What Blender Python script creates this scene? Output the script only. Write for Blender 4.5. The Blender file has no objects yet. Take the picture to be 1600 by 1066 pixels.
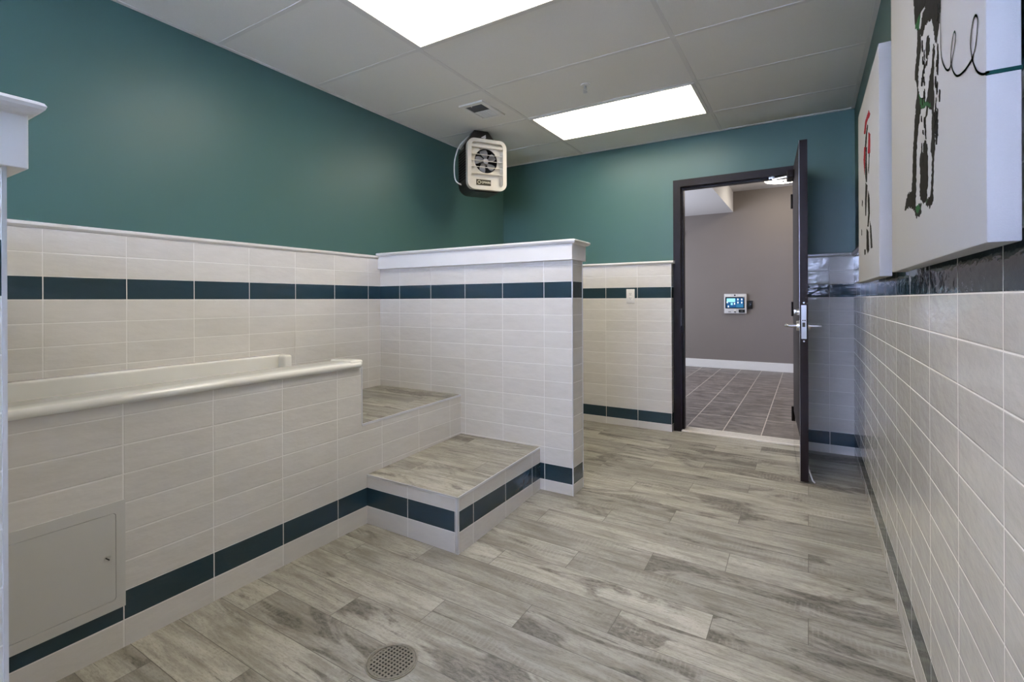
import bpy, bmesh, math, random
from mathutils import Vector, Matrix
random.seed(7)
C = bpy.context.scene.collection
PI = math.pi
# ------------------------------------------------------------------ camera, world, lights, exposure
F_PX, HORIZON, YAW, ROLL, EYE = 765.4, 468.8, 0.5444, -0.0044, 1.128
cam_d = bpy.data.cameras.new('camera'); cam = bpy.data.objects.new('camera', cam_d); C.objects.link(cam)
cam_d.sensor_fit = 'HORIZONTAL'; cam_d.sensor_width = 36.0; cam_d.lens = 36.0 * F_PX / 1600.0
cam_d.shift_y = -(533.0 - HORIZON) / 1600.0
cam_d.clip_start = 0.02
cam.location = (0, 0, EYE)
cam.rotation_euler = (Matrix.Rotation(YAW, 3, 'Z') @ Matrix.Rotation(PI/2, 3, 'X') @ Matrix.Rotation(ROLL, 3, 'Z')).to_euler()
bpy.context.scene.camera = cam
vs = bpy.context.scene.view_settings
vs.view_transform = 'Standard'; vs.look = 'None'; vs.gamma = 1.0; vs.use_curve_mapping = False
vs.exposure = 1.02
world = bpy.data.worlds.new('world'); bpy.context.scene.world = world; world.use_nodes = True
world.node_tree.nodes['Background'].inputs['Color'].default_value = (0.55, 0.70, 1.0, 1)
world.node_tree.nodes['Background'].inputs['Strength'].default_value = 1.0
PANEL = 7.5         # radiance of the ceiling light diffusers
DAY = 150.0          # watts of daylight through the window behind the camera
HALL = 9.0          # radiance of the drum lamp in the hallway
def area(name, loc, rot, sx, sy, power, col):
    l = bpy.data.lights.new(name, 'AREA'); l.shape = 'RECTANGLE'; l.size = sx; l.size_y = sy; l.energy = power; l.color = col
    o = bpy.data.objects.new(name, l); C.objects.link(o); o.location = loc; o.rotation_euler = rot; return o
# daylight just outside the window of the wall behind the camera
area('daylight', (-0.80, -2.02, 1.90), (-PI/2, 0, PI), 1.9, 0.95, DAY, (0.60, 0.67, 1.0))
# unseen fill added behind the camera to brighten the walls facing it
area('rear_fill', (-1.22, -0.70, 2.49), (0, 0, 0), 1.15, 0.55, 10, (1.0, 0.94, 0.84))
# hallway: daylight from the part of the hallway left of the doorway, and a second lamp to the right, both out of view
area('hall_daylight', (-3.4, 6.3, 1.5), (0, -PI/2, 0), 1.8, 2.4, 60, (0.82, 0.86, 1.0))
area('hall_lamp_light', (1.0, 6.6, 2.78), (0, 0, 0), 0.5, 0.5, 14, (1.0, 0.93, 0.85))

# ------------------------------------------------------------------ measured place (metres, camera at x=0 y=0)
XL, XR, YB = -2.705, 0.277, 4.261          # tile faces of the left, right and back walls
XLP, XRP, YBP = -2.725, 0.292, 4.335       # painted faces above the tile
ZC = 2.510                                 # ceiling
XT, YT = -1.967, 1.755                     # tub apron face and its end
XE, YP0, YP1 = -1.163, 2.590, 2.738        # far half wall: end face, front, back
YN0, YN1 = 0.118, 0.266                    # near half wall
XS, YS = -1.376, 1.786                     # lower step
ZR, PR, PH = 0.060, 0.0979, 0.2913         # tile rows start, row pitch, tile length pitch
def floor_z(x, y):
    s = min(1, max(0, (2.75 - y) / 0.9)); s = s*s*(3-2*s)
    return -s * (0.030 + 0.025 * min(1, max(0, (x + 1.97) / 2.25)))

# ------------------------------------------------------------------ materials
def nt_new(name):
    m = bpy.data.materials.new(name); m.use_nodes = True; nt = m.node_tree
    return m, nt, nt.nodes['Principled BSDF']
def col4(c): return (c[0], c[1], c[2], 1)
def plain(name, col, rough=0.5, metal=0.0, noise=0.0, nscale=60, bump=0.0, spec=0.5, emit=None, estr=0):
    m, nt, b = nt_new(name)
    b.inputs['Base Color'].default_value = col4(col); b.inputs['Roughness'].default_value = rough
    b.inputs['Metallic'].default_value = metal; b.inputs['Specular IOR Level'].default_value = spec
    g = nt.nodes.new('ShaderNodeNewGeometry')
    n = nt.nodes.new('ShaderNodeTexNoise'); n.inputs['Scale'].default_value = nscale; n.inputs['Detail'].default_value = 4
    nt.links.new(g.outputs['Position'], n.inputs['Vector'])
    if noise:
        mx = nt.nodes.new('ShaderNodeMix'); mx.data_type = 'RGBA'
        mx.inputs['A'].default_value = col4([c*(1-noise) for c in col]); mx.inputs['B'].default_value = col4([min(1, c*(1+noise)) for c in col])
        nt.links.new(n.outputs['Fac'], mx.inputs['Factor']); nt.links.new(mx.outputs['Result'], b.inputs['Base Color'])
    if bump:
        bp = nt.nodes.new('ShaderNodeBump'); bp.inputs['Strength'].default_value = bump; bp.inputs['Distance'].default_value = 0.002
        nt.links.new(n.outputs['Fac'], bp.inputs['Height']); nt.links.new(bp.outputs['Normal'], b.inputs['Normal'])
    if emit:
        b.inputs['Emission Color'].default_value = col4(emit); b.inputs['Emission Strength'].default_value = estr
    return m
class NT:
    """small helper to write shader maths"""
    def __init__(s, nt): s.nt = nt
    def val(s, v, sock):
        if isinstance(v, (int, float)): sock.default_value = v
        else: s.nt.links.new(v, sock)
    def m(s, op, a, b=0.0, c=0.0, clamp=False):
        n = s.nt.nodes.new('ShaderNodeMath'); n.operation = op; n.use_clamp = clamp
        s.val(a, n.inputs[0]); s.val(b, n.inputs[1])
        if op in ('COMPARE', 'MULTIPLY_ADD', 'SMOOTH_MIN'): s.val(c, n.inputs[2])
        return n.outputs[0]
    def mixc(s, f, a, b):
        n = s.nt.nodes.new('ShaderNodeMix'); n.data_type = 'RGBA'; s.val(f, n.inputs['Factor'])
        for k, v in (('A', a), ('B', b)):
            if isinstance(v, tuple): n.inputs[k].default_value = col4(v)
            else: s.nt.links.new(v, n.inputs[k])
        return n.outputs['Result']
    def comb(s, x, y, z):
        n = s.nt.nodes.new('ShaderNodeCombineXYZ'); s.val(x, n.inputs[0]); s.val(y, n.inputs[1]); s.val(z, n.inputs[2]); return n.outputs[0]
    def noise(s, vec, scale, detail=3, rough=0.55, dist=0.0):
        n = s.nt.nodes.new('ShaderNodeTexNoise'); s.nt.links.new(vec, n.inputs['Vector']); n.inputs['Scale'].default_value = scale
        n.inputs['Detail'].default_value = detail; n.inputs['Roughness'].default_value = rough; n.inputs['Distortion'].default_value = dist
        return n.outputs['Fac']
    def wnoise(s, vec):
        n = s.nt.nodes.new('ShaderNodeTexWhiteNoise'); n.noise_dimensions = '3D'; s.nt.links.new(vec, n.inputs['Vector']); return n.outputs['Value']
    def ramp(s, f, lo, hi):
        n = s.nt.nodes.new('ShaderNodeMapRange'); n.interpolation_type = 'SMOOTHSTEP'; s.val(f, n.inputs['Value'])
        n.inputs['From Min'].default_value = lo; n.inputs['From Max'].default_value = hi; return n.outputs['Result']
    def pos(s):
        g = s.nt.nodes.new('ShaderNodeNewGeometry'); p = s.nt.nodes.new('ShaderNodeSeparateXYZ'); q = s.nt.nodes.new('ShaderNodeSeparateXYZ')
        s.nt.links.new(g.outputs['Position'], p.inputs[0]); s.nt.links.new(g.outputs['True Normal'], q.inputs[0])
        return p.outputs, q.outputs
    def bump(s, h, strength, dist, prev=None):
        n = s.nt.nodes.new('ShaderNodeBump'); n.inputs['Strength'].default_value = strength; n.inputs['Distance'].default_value = dist
        s.nt.links.new(h, n.inputs['Height'])
        if prev is not None: s.nt.links.new(prev, n.inputs['Normal'])
        return n.outputs['Normal']
TILE_W, TILE_B, GROUT = (0.63, 0.605, 0.57), (0.018, 0.043, 0.060), (0.74, 0.72, 0.69)
def tile_mat(name, ox, oy, wave=1.0, rough=0.10, grout=None):
    """glazed 30 x 10 cm wall tile, long side level, with the two blue courses; ox / oy: where the upright joints fall"""
    m, nt, b = nt_new(name); N = NT(nt)
    P, Nn = N.pos()
    side = N.m('GREATER_THAN', N.m('ABSOLUTE', Nn[0]), 0.5)
    ux = N.m('DIVIDE', N.m('SUBTRACT', P[0], ox), PH); uy = N.m('DIVIDE', N.m('SUBTRACT', P[1], oy), PH)
    u = N.m('ADD', N.m('MULTIPLY', ux, N.m('SUBTRACT', 1.0, side)), N.m('MULTIPLY', uy, side))
    v = N.m('DIVIDE', N.m('SUBTRACT', P[2], ZR), PR)
    iu, iv = N.m('FLOOR', u), N.m('FLOOR', v)
    fu, fv = N.m('SUBTRACT', u, iu), N.m('SUBTRACT', v, iv)
    du = N.m('MULTIPLY', N.m('MINIMUM', fu, N.m('SUBTRACT', 1.0, fu)), PH)
    dv = N.m('MULTIPLY', N.m('MINIMUM', fv, N.m('SUBTRACT', 1.0, fv)), PR)
    d = N.m('MINIMUM', du, dv)
    tile = N.ramp(d, 0.0012, 0.0021)
    blue = N.m('ADD', N.m('COMPARE', iv, 0.0, 0.1), N.m('COMPARE', iv, 11.0, 0.1))
    rid = N.wnoise(N.comb(iu, iv, side))
    fine = N.noise(N.comb(N.m('MULTIPLY', P[0], 1.0), N.m('MULTIPLY', P[1], 1.0), N.m('MULTIPLY', P[2], 3.5)), 9, 4, 0.6)
    tone = N.m('ADD', N.m('MULTIPLY', N.m('SUBTRACT', rid, 0.5), 0.07), N.m('MULTIPLY', N.m('SUBTRACT', fine, 0.5), 0.16))
    tone = N.m('ADD', tone, 1.0)
    white = N.mixc(0.0, TILE_W, TILE_W)
    base = N.mixc(blue, TILE_W, TILE_B)
    sc = nt.nodes.new('ShaderNodeVectorMath'); sc.operation = 'SCALE'; nt.links.new(base, sc.inputs[0]); nt.links.new(tone, sc.inputs['Scale'])
    colr = N.mixc(tile, grout or GROUT, sc.outputs[0])
    nt.links.new(colr, b.inputs['Base Color'])
    nt.links.new(N.m('ADD', N.m('MULTIPLY', N.m('SUBTRACT', 1.0, tile), 0.6), rough), b.inputs['Roughness'])
    b.inputs['Specular IOR Level'].default_value = 0.55
    wv = N.noise(N.comb(N.m('MULTIPLY', P[0], 1.0), N.m('MULTIPLY', P[1], 1.0), N.m('ADD', N.m('MULTIPLY', P[2], 2.4), N.m('MULTIPLY', rid, 9.0))), 14, 3, 0.55)
    edge = N.ramp(d, 0.0008, 0.0045)
    nrm = N.bump(wv, 0.55*wave, 0.0030)
    nrm = N.bump(edge, 0.6, 0.0011, nrm)
    nt.links.new(nrm, b.inputs['Normal'])
    return m
def plank_mat(name):
    """grey weathered wood-look porcelain planks 90 x 15 cm, long side across the room, joints stepping by a third"""
    m, nt, b = nt_new(name); N = NT(nt)
    P, Nn = N.pos()
    v = N.m('DIVIDE', N.m('SUBTRACT', P[1], 1.195), 0.1495); iv = N.m('FLOOR', v); fv = N.m('SUBTRACT', v, iv)
    u = N.m('DIVIDE', N.m('SUBTRACT', N.m('ADD', P[0], 1.515), N.m('MULTIPLY', iv, 0.302)), 0.906); iu = N.m('FLOOR', u); fu = N.m('SUBTRACT', u, iu)
    dv = N.m('MULTIPLY', N.m('MINIMUM', fv, N.m('SUBTRACT', 1.0, fv)), 0.1495)
    du = N.m('MULTIPLY', N.m('MINIMUM', fu, N.m('SUBTRACT', 1.0, fu)), 0.906)
    d = N.m('MINIMUM', du, dv); gap = N.ramp(d, 0.0006, 0.0016)
    r1 = N.wnoise(N.comb(iu, iv, 1.0)); r2 = N.wnoise(N.comb(iu, iv, 7.0))
    off = N.m('MULTIPLY', r1, 37.0)
    X_, Y_ = N.m('ADD', P[0], off), P[1]
    def field(sx, sy, scale, det, rgh=0.6, dist=0.0): return N.noise(N.comb(N.m('MULTIPLY', X_, sx), N.m('MULTIPLY', Y_, sy), off), scale, det, rgh, dist)
    g1 = field(1.0, 9.0, 3.0, 8, 0.72, 0.5)              # long grain
    fine = field(1.0, 4.0, 48.0, 6, 0.8)                # short scratches
    cloud = field(1.0, 3.0, 2.6, 4, 0.6, 0.4)            # pale bloom
    base = N.mixc(N.ramp(N.m('ADD', N.m('MULTIPLY', g1, 0.6), N.m('MULTIPLY', cloud, 0.4)), 0.36, 0.62), (0.215, 0.198, 0.158), (0.425, 0.402, 0.342))
    base = N.mixc(N.m('MULTIPLY', N.ramp(fine, 0.48, 0.62), 0.38), base, (0.125, 0.114, 0.090))
    pm = field(1.0, 3.4, 2.1, 5, 0.62, 0.9)              # worn dark patches, more of them on some planks
    thr = N.m('ADD', 0.46, N.m('MULTIPLY', r2, 0.18))
    patch_ = N.ramp(N.m('SUBTRACT', pm, thr), 0.0, 0.10)
    scr = N.ramp(field(1.0, 2.6, 26.0, 6, 0.78, 0.6), 0.36, 0.62)
    dark = N.mixc(scr, (0.060, 0.053, 0.042), (0.20, 0.183, 0.150))
    c = N.mixc(N.m('MULTIPLY', patch_, 0.85), base, dark)
    streak = N.m('MULTIPLY', N.ramp(field(1.0, 26.0, 2.6, 8, 0.8, 0.3), 0.56, 0.61), N.ramp(cloud, 0.42, 0.60))
    c = N.mixc(N.m('MULTIPLY', streak, 0.70), c, (0.070, 0.062, 0.050))
    # saw marks across some planks
    wv = nt.nodes.new('ShaderNodeTexWave'); wv.wave_type = 'BANDS'; wv.bands_direction = 'X'; wv.inputs['Scale'].default_value = 17; wv.inputs['Distortion'].default_value = 5.0
    wv.inputs['Detail'].default_value = 2
    nt.links.new(N.comb(P[0], N.m('MULTIPLY', P[1], 0.6), off), wv.inputs['Vector'])
    sawmask = N.m('MULTIPLY', N.ramp(N.noise(N.comb(N.m('ADD', P[0], off), N.m('MULTIPLY', P[1], 4.0), r2), 2.3, 2), 0.54, 0.68), N.m('MULTIPLY', N.ramp(wv.outputs['Fac'], 0.55, 0.95), N.m('MULTIPLY', N.ramp(fine, 0.42, 0.58), 0.34)))
    c = N.mixc(sawmask, c, (0.50, 0.47, 0.41))
    tint = nt.nodes.new('ShaderNodeVectorMath'); tint.operation = 'SCALE'; nt.links.new(c, tint.inputs[0])
    nt.links.new(N.m('ADD', 0.80, N.m('MULTIPLY', r1, 0.40)), tint.inputs['Scale'])
    c = N.mixc(gap, (0.115, 0.102, 0.085), tint.outputs[0])
    nt.links.new(c, b.inputs['Base Color'])
    nt.links.new(N.m('ADD', 0.40, N.m('MULTIPLY', g1, 0.22)), b.inputs['Roughness'])
    nrm = N.bump(g1, 0.25, 0.0012); nrm = N.bump(gap, 0.5, 0.001, nrm)
    nt.links.new(nrm, b.inputs['Normal']); b.inputs['Specular IOR Level'].default_value = 0.4
    return m
def hall_floor_mat():
    m, nt, b = nt_new('hall_slate_tile'); N = NT(nt); P, Nn = N.pos()
    u = N.m('DIVIDE', N.m('ADD', P[0], 0.925), 0.293); iu = N.m('FLOOR', u); fu = N.m('SUBTRACT', u, iu)
    v = N.m('DIVIDE', N.m('SUBTRACT', P[1], N.m('ADD', 5.09, N.m('MULTIPLY', N.m('MODULO', N.m('ABSOLUTE', iu), 2.0), 0.10))), 0.64); iv = N.m('FLOOR', v); fv = N.m('SUBTRACT', v, iv)
    du = N.m('MULTIPLY', N.m('MINIMUM', fu, N.m('SUBTRACT', 1.0, fu)), 0.293); dv = N.m('MULTIPLY', N.m('MINIMUM', fv, N.m('SUBTRACT', 1.0, fv)), 0.64)
    t = N.ramp(N.m('MINIMUM', du, dv), 0.0022, 0.0040)
    r = N.wnoise(N.comb(iu, iv, 2.0))
    n1 = N.noise(N.comb(N.m('MULTIPLY', P[0], 1.0), N.m('MULTIPLY', P[1], 2.5), N.m('MULTIPLY', r, 20.0)), 5, 7, 0.65, 0.6)
    c = N.mixc(N.ramp(n1, 0.3, 0.75), (0.080, 0.066, 0.060), (0.27, 0.235, 0.215))
    c = N.mixc(t, (0.60, 0.54, 0.48), c); nt.links.new(c, b.inputs['Base Color']); b.inputs['Roughness'].default_value = 0.38
    return m
def diffuser_mat(name, y0, y1, strength, col):
    """lit prismatic diffuser with three tubes running along it behind the plastic"""
    m, nt, b = nt_new(name); N = NT(nt); P, Nn = N.pos()
    t = N.m('DIVIDE', N.m('SUBTRACT', P[1], y0), (y1 - y0))
    w = N.m('ADD', 0.5, N.m('MULTIPLY', N.m('COSINE', N.m('MULTIPLY', N.m('SUBTRACT', t, 0.5), 2*PI*2.0)), 0.5))
    b.inputs['Base Color'].default_value = (0.8, 0.8, 0.78, 1); b.inputs['Roughness'].default_value = 0.4
    b.inputs['Emission Color'].default_value = col4(col)
    nt.links.new(N.m('MULTIPLY', N.m('ADD', 0.72, N.m('MULTIPLY', w, 0.28)), strength), b.inputs['Emission Strength'])
    return m
M = {}
M['tile_left'] = tile_mat('glazed_tile_left', 0.1, 0.727)
M['tile_right'] = tile_mat('glazed_tile_right', 0.0, 1.1207, 1.3, 0.08, (0.86, 0.83, 0.79))
M['tile_back'] = tile_mat('glazed_tile_back', -1.5798, 0.0)
M['tile_back_right'] = tile_mat('glazed_tile_back_right', 0.130, 0.0)
M['tile_part'] = tile_mat('glazed_tile_partition', -2.511, 2.50, 1.2)
M['tile_near'] = tile_mat('glazed_tile_near', -2.511, 0.05)
M['tile_tub'] = tile_mat('glazed_tile_tub', -2.0, 0.7286)
M['tile_step'] = tile_mat('glazed_tile_step', -1.684, 1.908)
M['plank'] = plank_mat('weathered_plank_tile')
M['hall_floor'] = hall_floor_mat()
M['teal'] = plain('teal_wall_paint', (0.054, 0.122, 0.108), 0.40, noise=0.04, nscale=3, bump=0.0, spec=0.35)
M['taupe'] = plain('taupe_wall_paint', (0.19, 0.165, 0.152), 0.6, noise=0.03, nscale=3)
M['white_paint'] = plain('white_gloss_trim', (0.74, 0.73, 0.72), 0.30, noise=0.02, nscale=8)
M['ceil'] = plain('ceiling_board', (0.76, 0.745, 0.70), 0.85, noise=0.05, nscale=220, bump=0.25)
M['ceil_rail'] = plain('ceiling_rail_enamel', (0.70, 0.685, 0.65), 0.8, spec=0.1)
M['hall_white'] = plain('hall_ceiling_white', (0.72, 0.715, 0.72), 0.8, noise=0.02)
M['cap_tile'] = plain('glazed_cap_tile', (0.70, 0.68, 0.64), 0.14, noise=0.03, nscale=10)
M['enamel'] = plain('tub_enamel', (0.72, 0.71, 0.67), 0.12, noise=0.01, nscale=4)
M['steel'] = plain('brushed_steel', (0.62, 0.62, 0.63), 0.28, 1.0, noise=0.06, nscale=90)
M['mirror'] = plain('polished_steel', (0.60, 0.58, 0.53), 0.05, 1.0)
M['chrome'] = plain('edge_trim_steel', (0.72, 0.73, 0.76), 0.38, 0.55)
M['drain_metal'] = plain('worn_drain_metal', (0.36, 0.34, 0.30), 0.42, 0.9, noise=0.3, nscale=120)
M['black'] = plain('dark_void', (0.008, 0.008, 0.008), 0.7)
M['door_paint'] = plain('dark_bronze_door_paint', (0.016, 0.011, 0.012), 0.45, noise=0.08, nscale=12, spec=0.15)
M['frame_paint'] = plain('dark_bronze_frame_paint', (0.010, 0.008, 0.009), 0.42, noise=0.08, nscale=12, spec=0.15)
M['grey_panel'] = plain('grey_primed_steel', (0.53, 0.52, 0.49), 0.45, noise=0.02, nscale=8)
M['canvas'] = plain('primed_canvas', (0.42, 0.415, 0.415), 0.85, noise=0.03, nscale=500, bump=0.2)
M['ink'] = plain('black_paint', (0.022, 0.021, 0.018), 0.9, spec=0.05, noise=0.3, nscale=60)
M['green_ink'] = plain('green_paint', (0.030, 0.10, 0.040), 0.9, spec=0.05, noise=0.3, nscale=60)
M['teal_ink'] = plain('teal_green_paint', (0.004, 0.045, 0.040), 0.7, spec=0.1)
M['red_ink'] = plain('red_paint', (0.30, 0.02, 0.03), 0.9, spec=0.05, noise=0.3, nscale=60)
M['almond'] = plain('almond_enamel', (0.60, 0.56, 0.46), 0.35, noise=0.03, nscale=20)
M['brown'] = plain('dark_brown_enamel', (0.018, 0.014, 0.012), 0.38)
M['fan_grey'] = plain('cast_fan_metal', (0.40, 0.40, 0.41), 0.35, 0.0)
M['badge'] = plain('black_badge', (0.03, 0.026, 0.012), 0.35)
M['badge_text'] = plain('cream_lettering', (0.75, 0.71, 0.55), 0.5)
M['dark_plastic_shade'] = plain('dark_plastic_and_slat_shade', (0.10, 0.10, 0.10), 0.6)  # dark plastic bits; on the ceiling vent it paints shade between slats
M['plastic_white'] = plain('white_plastic', (0.74, 0.73, 0.70), 0.35)
M['silver_plastic'] = plain('silver_plastic', (0.62, 0.61, 0.62), 0.3)
M['black_plastic'] = plain('black_plastic', (0.010, 0.010, 0.012), 0.25)
M['marble'] = plain('pale_threshold', (0.66, 0.62, 0.56), 0.3, noise=0.08, nscale=30)
M['glass'] = plain('window_glass', (0.9, 0.95, 1.0), 0.0); M['glass'].node_tree.nodes['Principled BSDF'].inputs['Transmission Weight'].default_value = 1.0
M['lens_a'] = diffuser_mat('lit_diffuser_a', 1.47, 2.02, PANEL, (1.0, 0.92, 0.77))
M['lens_b'] = diffuser_mat('lit_diffuser_b', 3.29, 3.85, PANEL, (1.0, 0.92, 0.77))
M['lamp_glow'] = plain('lit_lamp_glass', (0.8, 0.78, 0.72), 0.3, emit=(1.0, 0.90, 0.76), estr=HALL)
M['screen_blue'] = plain('screen_dark_blue', (0.01, 0.02, 0.05), 0.2, emit=(0.01, 0.10, 0.28), estr=0.45)
M['screen_pale'] = plain('screen_pale_picture', (0.02, 0.05, 0.06), 0.2, emit=(0.30, 0.72, 0.85), estr=0.7)
M['screen_mid'] = plain('screen_mid_blue', (0.02, 0.05, 0.06), 0.2, emit=(0.02, 0.16, 0.36), estr=0.5)
M['screen_icon'] = plain('screen_icon', (0.02, 0.05, 0.06), 0.2, emit=(0.75, 0.88, 0.95), estr=1.0)

# ------------------------------------------------------------------ mesh helpers
def B(): return bmesh.new()
def box(bm, x0, x1, y0, y1, z0, z1, bevel=0.0, seg=2, zt=None):
    """box; zt: optional function (x,y)->top height"""
    vs_ = []
    for z in (z0, z1):
        for x, y in ((x0, y0), (x1, y0), (x1, y1), (x0, y1)):
            vs_.append(bm.verts.new((x, y, zt(x, y) if (zt and z == z1) else z)))
    a = vs_
    fs = [bm.faces.new(q) for q in ((a[3], a[2], a[1], a[0]), (a[4], a[5], a[6], a[7]), (a[0], a[1], a[5], a[4]), (a[1], a[2], a[6], a[5]), (a[2], a[3], a[7], a[6]), (a[3], a[0], a[4], a[7]))]
    if bevel:
        es = set(e for f_ in fs for e in f_.edges)
        bmesh.ops.bevel(bm, geom=list(es), offset=bevel, segments=seg, affect='EDGES', profile=0.5)
    return bm
def prism(bm, pts, axis, a, b):
    """extrude a 2D outline along axis from a to b; pts are the two other coordinates in xyz order"""
    def P3(p, t):
        return {'x': (t, p[0], p[1]), 'y': (p[0], t, p[1]), 'z': (p[0], p[1], t)}[axis]
    v0 = [bm.verts.new(P3(p, a)) for p in pts]; v1 = [bm.verts.new(P3(p, b)) for p in pts]
    n = len(pts)
    bm.faces.new(v0); bm.faces.new(list(reversed(v1)))
    for i in range(n): bm.faces.new((v0[i], v1[i], v1[(i+1) % n], v0[(i+1) % n]))
    bmesh.ops.recalc_face_normals(bm, faces=bm.faces)
    return bm
def cyl(bm, p0, p1, r0, r1=None, seg=24, cap=True):
    r1 = r0 if r1 is None else r1
    p0, p1 = Vector(p0), Vector(p1); d = (p1 - p0); L = d.length; q = d.to_track_quat('Z', 'Y').to_matrix().to_4x4(); q.translation = p0
    a = [bm.verts.new(q @ Vector((r0*math.cos(2*PI*i/seg), r0*math.sin(2*PI*i/seg), 0))) for i in range(seg)]
    b = [bm.verts.new(q @ Vector((r1*math.cos(2*PI*i/seg), r1*math.sin(2*PI*i/seg), L))) for i in range(seg)]
    for i in range(seg): bm.faces.new((a[i], a[(i+1) % seg], b[(i+1) % seg], b[i]))
    if cap: bm.faces.new(list(reversed(a))); bm.faces.new(b)
    return bm
def lathe(bm, prof, cx, cy, seg=48):
    rings = [[bm.verts.new((cx + r*math.cos(2*PI*i/seg), cy + r*math.sin(2*PI*i/seg), z)) for i in range(seg)] for r, z in prof]
    for a, b in zip(rings, rings[1:]):
        for i in range(seg): bm.faces.new((a[i], a[(i+1) % seg], b[(i+1) % seg], b[i]))
    return bm
def tube(bm, pts, r, seg=10, res=4):
    pts = [Vector(p) for p in pts]
    P = []
    n = len(pts)
    for i in range(n-1):
        p0, p1, p2, p3 = pts[max(0, i-1)], pts[i], pts[i+1], pts[min(n-1, i+2)]
        for k in range(res):
            t = k/res
            P.append(0.5*((2*p1) + (p2-p0)*t + (2*p0-5*p1+4*p2-p3)*t*t + (3*p1-p0-3*p2+p3)*t**3))
    P.append(pts[-1])
    rings = []; up = Vector((0, 0, 1)); 
    for i, p in enumerate(P):
        d = (P[min(i+1, len(P)-1)] - P[max(0, i-1)]).normalized()
        s = d.cross(up); 
        if s.length < 1e-3: s = d.cross(Vector((1, 0, 0)))
        s.normalize(); t = s.cross(d)
        rings.append([bm.verts.new(p + r*(math.cos(2*PI*k/seg)*s + math.sin(2*PI*k/seg)*t)) for k in range(seg)])
    for a, b in zip(rings, rings[1:]):
        for k in range(seg): bm.faces.new((a[k], a[(k+1) % seg], b[(k+1) % seg], b[k]))
    bm.faces.new(rings[0]); bm.faces.new(rings[-1]); bmesh.ops.recalc_face_normals(bm, faces=bm.faces)
    return bm
def rrect(w, h, r, seg=6, cx=0, cy=0):
    out = []
    for sx, sy, a0 in ((1, 1, 0), (-1, 1, 90), (-1, -1, 180), (1, -1, 270)):
        for k in range(seg+1):
            a = math.radians(a0 + 90*k/seg); out.append((cx + sx*(w/2-r) + r*math.cos(a), cy + sy*(h/2-r) + r*math.sin(a)))
    return out
def ring_prism(bm, outer, inner, axis, a, b):
    """frame between two outlines with the same vertex count"""
    def P3(p, t): return {'x': (t, p[0], p[1]), 'y': (p[0], t, p[1]), 'z': (p[0], p[1], t)}[axis]
    o0 = [bm.verts.new(P3(p, a)) for p in outer]; o1 = [bm.verts.new(P3(p, b)) for p in outer]
    i0 = [bm.verts.new(P3(p, a)) for p in inner]; i1 = [bm.verts.new(P3(p, b)) for p in inner]
    n = len(outer)
    for i in range(n):
        j = (i+1) % n
        bm.faces.new((o0[i], o0[j], i0[j], i0[i])); bm.faces.new((o1[j], o1[i], i1[i], i1[j]))
        bm.faces.new((o0[j], o0[i], o1[i], o1[j])); bm.faces.new((i0[i], i0[j], i1[j], i1[i]))
    bmesh.ops.recalc_face_normals(bm, faces=bm.faces)
    return bm
def obj(name, bm, mat, parent=None, smooth=False, label=None):
    me = bpy.data.meshes.new(name); bm.normal_update(); bm.to_mesh(me); bm.free()
    mats = mat if isinstance(mat, (list, tuple)) else [mat]
    for m in mats: me.materials.append(m)
    if smooth:
        for p in me.polygons: p.use_smooth = True
        try: me.set_sharp_from_angle(angle=math.radians(35))
        except Exception: pass
    o = bpy.data.objects.new(name, me); C.objects.link(o)
    if parent is not None:
        o.parent = parent
        if not parent.get('local'):
            w = Vector((0, 0, 0)); q = parent
            while q is not None: w += q.location; q = q.parent
            o.location = -w
    if label: o['label'] = label
    return o
def empty(name, loc, rz=0.0):
    o = bpy.data.objects.new(name, None); C.objects.link(o); o.location = loc; o.rotation_euler = (0, 0, rz); o.empty_display_size = 0.1; return o
def thing(name, label, cat, loc, rz=0.0, group=None):
    o = empty(name, loc, rz); o['label'] = label; o['category'] = cat
    if group: o['group'] = group
    return o
def tag(o, label, cat, group=None):
    o['label'] = label; o['category'] = cat
    if group: o['group'] = group
    return o
def struct(o, label=None):
    o['kind'] = 'structure'
    if label: o['label'] = label
    return o
def text_mesh(s, size, depth, mat, name, parent, mtx):
    cu = bpy.data.curves.new('t', 'FONT'); cu.body = s; cu.size = size; cu.extrude = depth; cu.align_x = 'CENTER'; cu.align_y = 'CENTER'
    to = bpy.data.objects.new('t', cu); C.objects.link(to)
    dg = bpy.context.evaluated_depsgraph_get(); me = bpy.data.meshes.new_from_object(to.evaluated_get(dg)); bpy.data.objects.remove(to)
    me.transform(mtx); me.name = name; me.materials.clear(); me.materials.append(mat)
    o = bpy.data.objects.new(name, me); C.objects.link(o); o.parent = parent
    return o
# ------------------------------------------------------------------ floor, ceiling
bm = B(); nx, ny = 24, 60; x0, x1, y0, y1 = -2.86, 0.42, -1.75, 4.35
g = [[bm.verts.new((x0+(x1-x0)*i/nx, y0+(y1-y0)*j/ny, floor_z(x0+(x1-x0)*i/nx, y0+(y1-y0)*j/ny))) for i in range(nx+1)] for j in range(ny+1)]
for j in range(ny):
    for i in range(nx): bm.faces.new((g[j][i], g[j][i+1], g[j+1][i+1], g[j+1][i]))
lo = [bm.verts.new((x, y, -0.15)) for x, y in ((x0, y0), (x1, y0), (x1, y1), (x0, y1))]; bm.faces.new(list(reversed(lo)))
struct(obj('floor', bm, M['plank'], smooth=True))
bm = B(); box(bm, -2.86, 0.42, -1.75, 4.48, ZC+0.0015, ZC+0.09)
ceil = struct(obj('ceiling', bm, M['ceil']))
GX0, GY0, GX, GY = -1.832, 2.0488, 1.2227, 0.608
bm = B()
for x in (GX0, GX0+GX): box(bm, x-0.012, x+0.012, -1.72, YBP, ZC-0.001, ZC+0.007)
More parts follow.
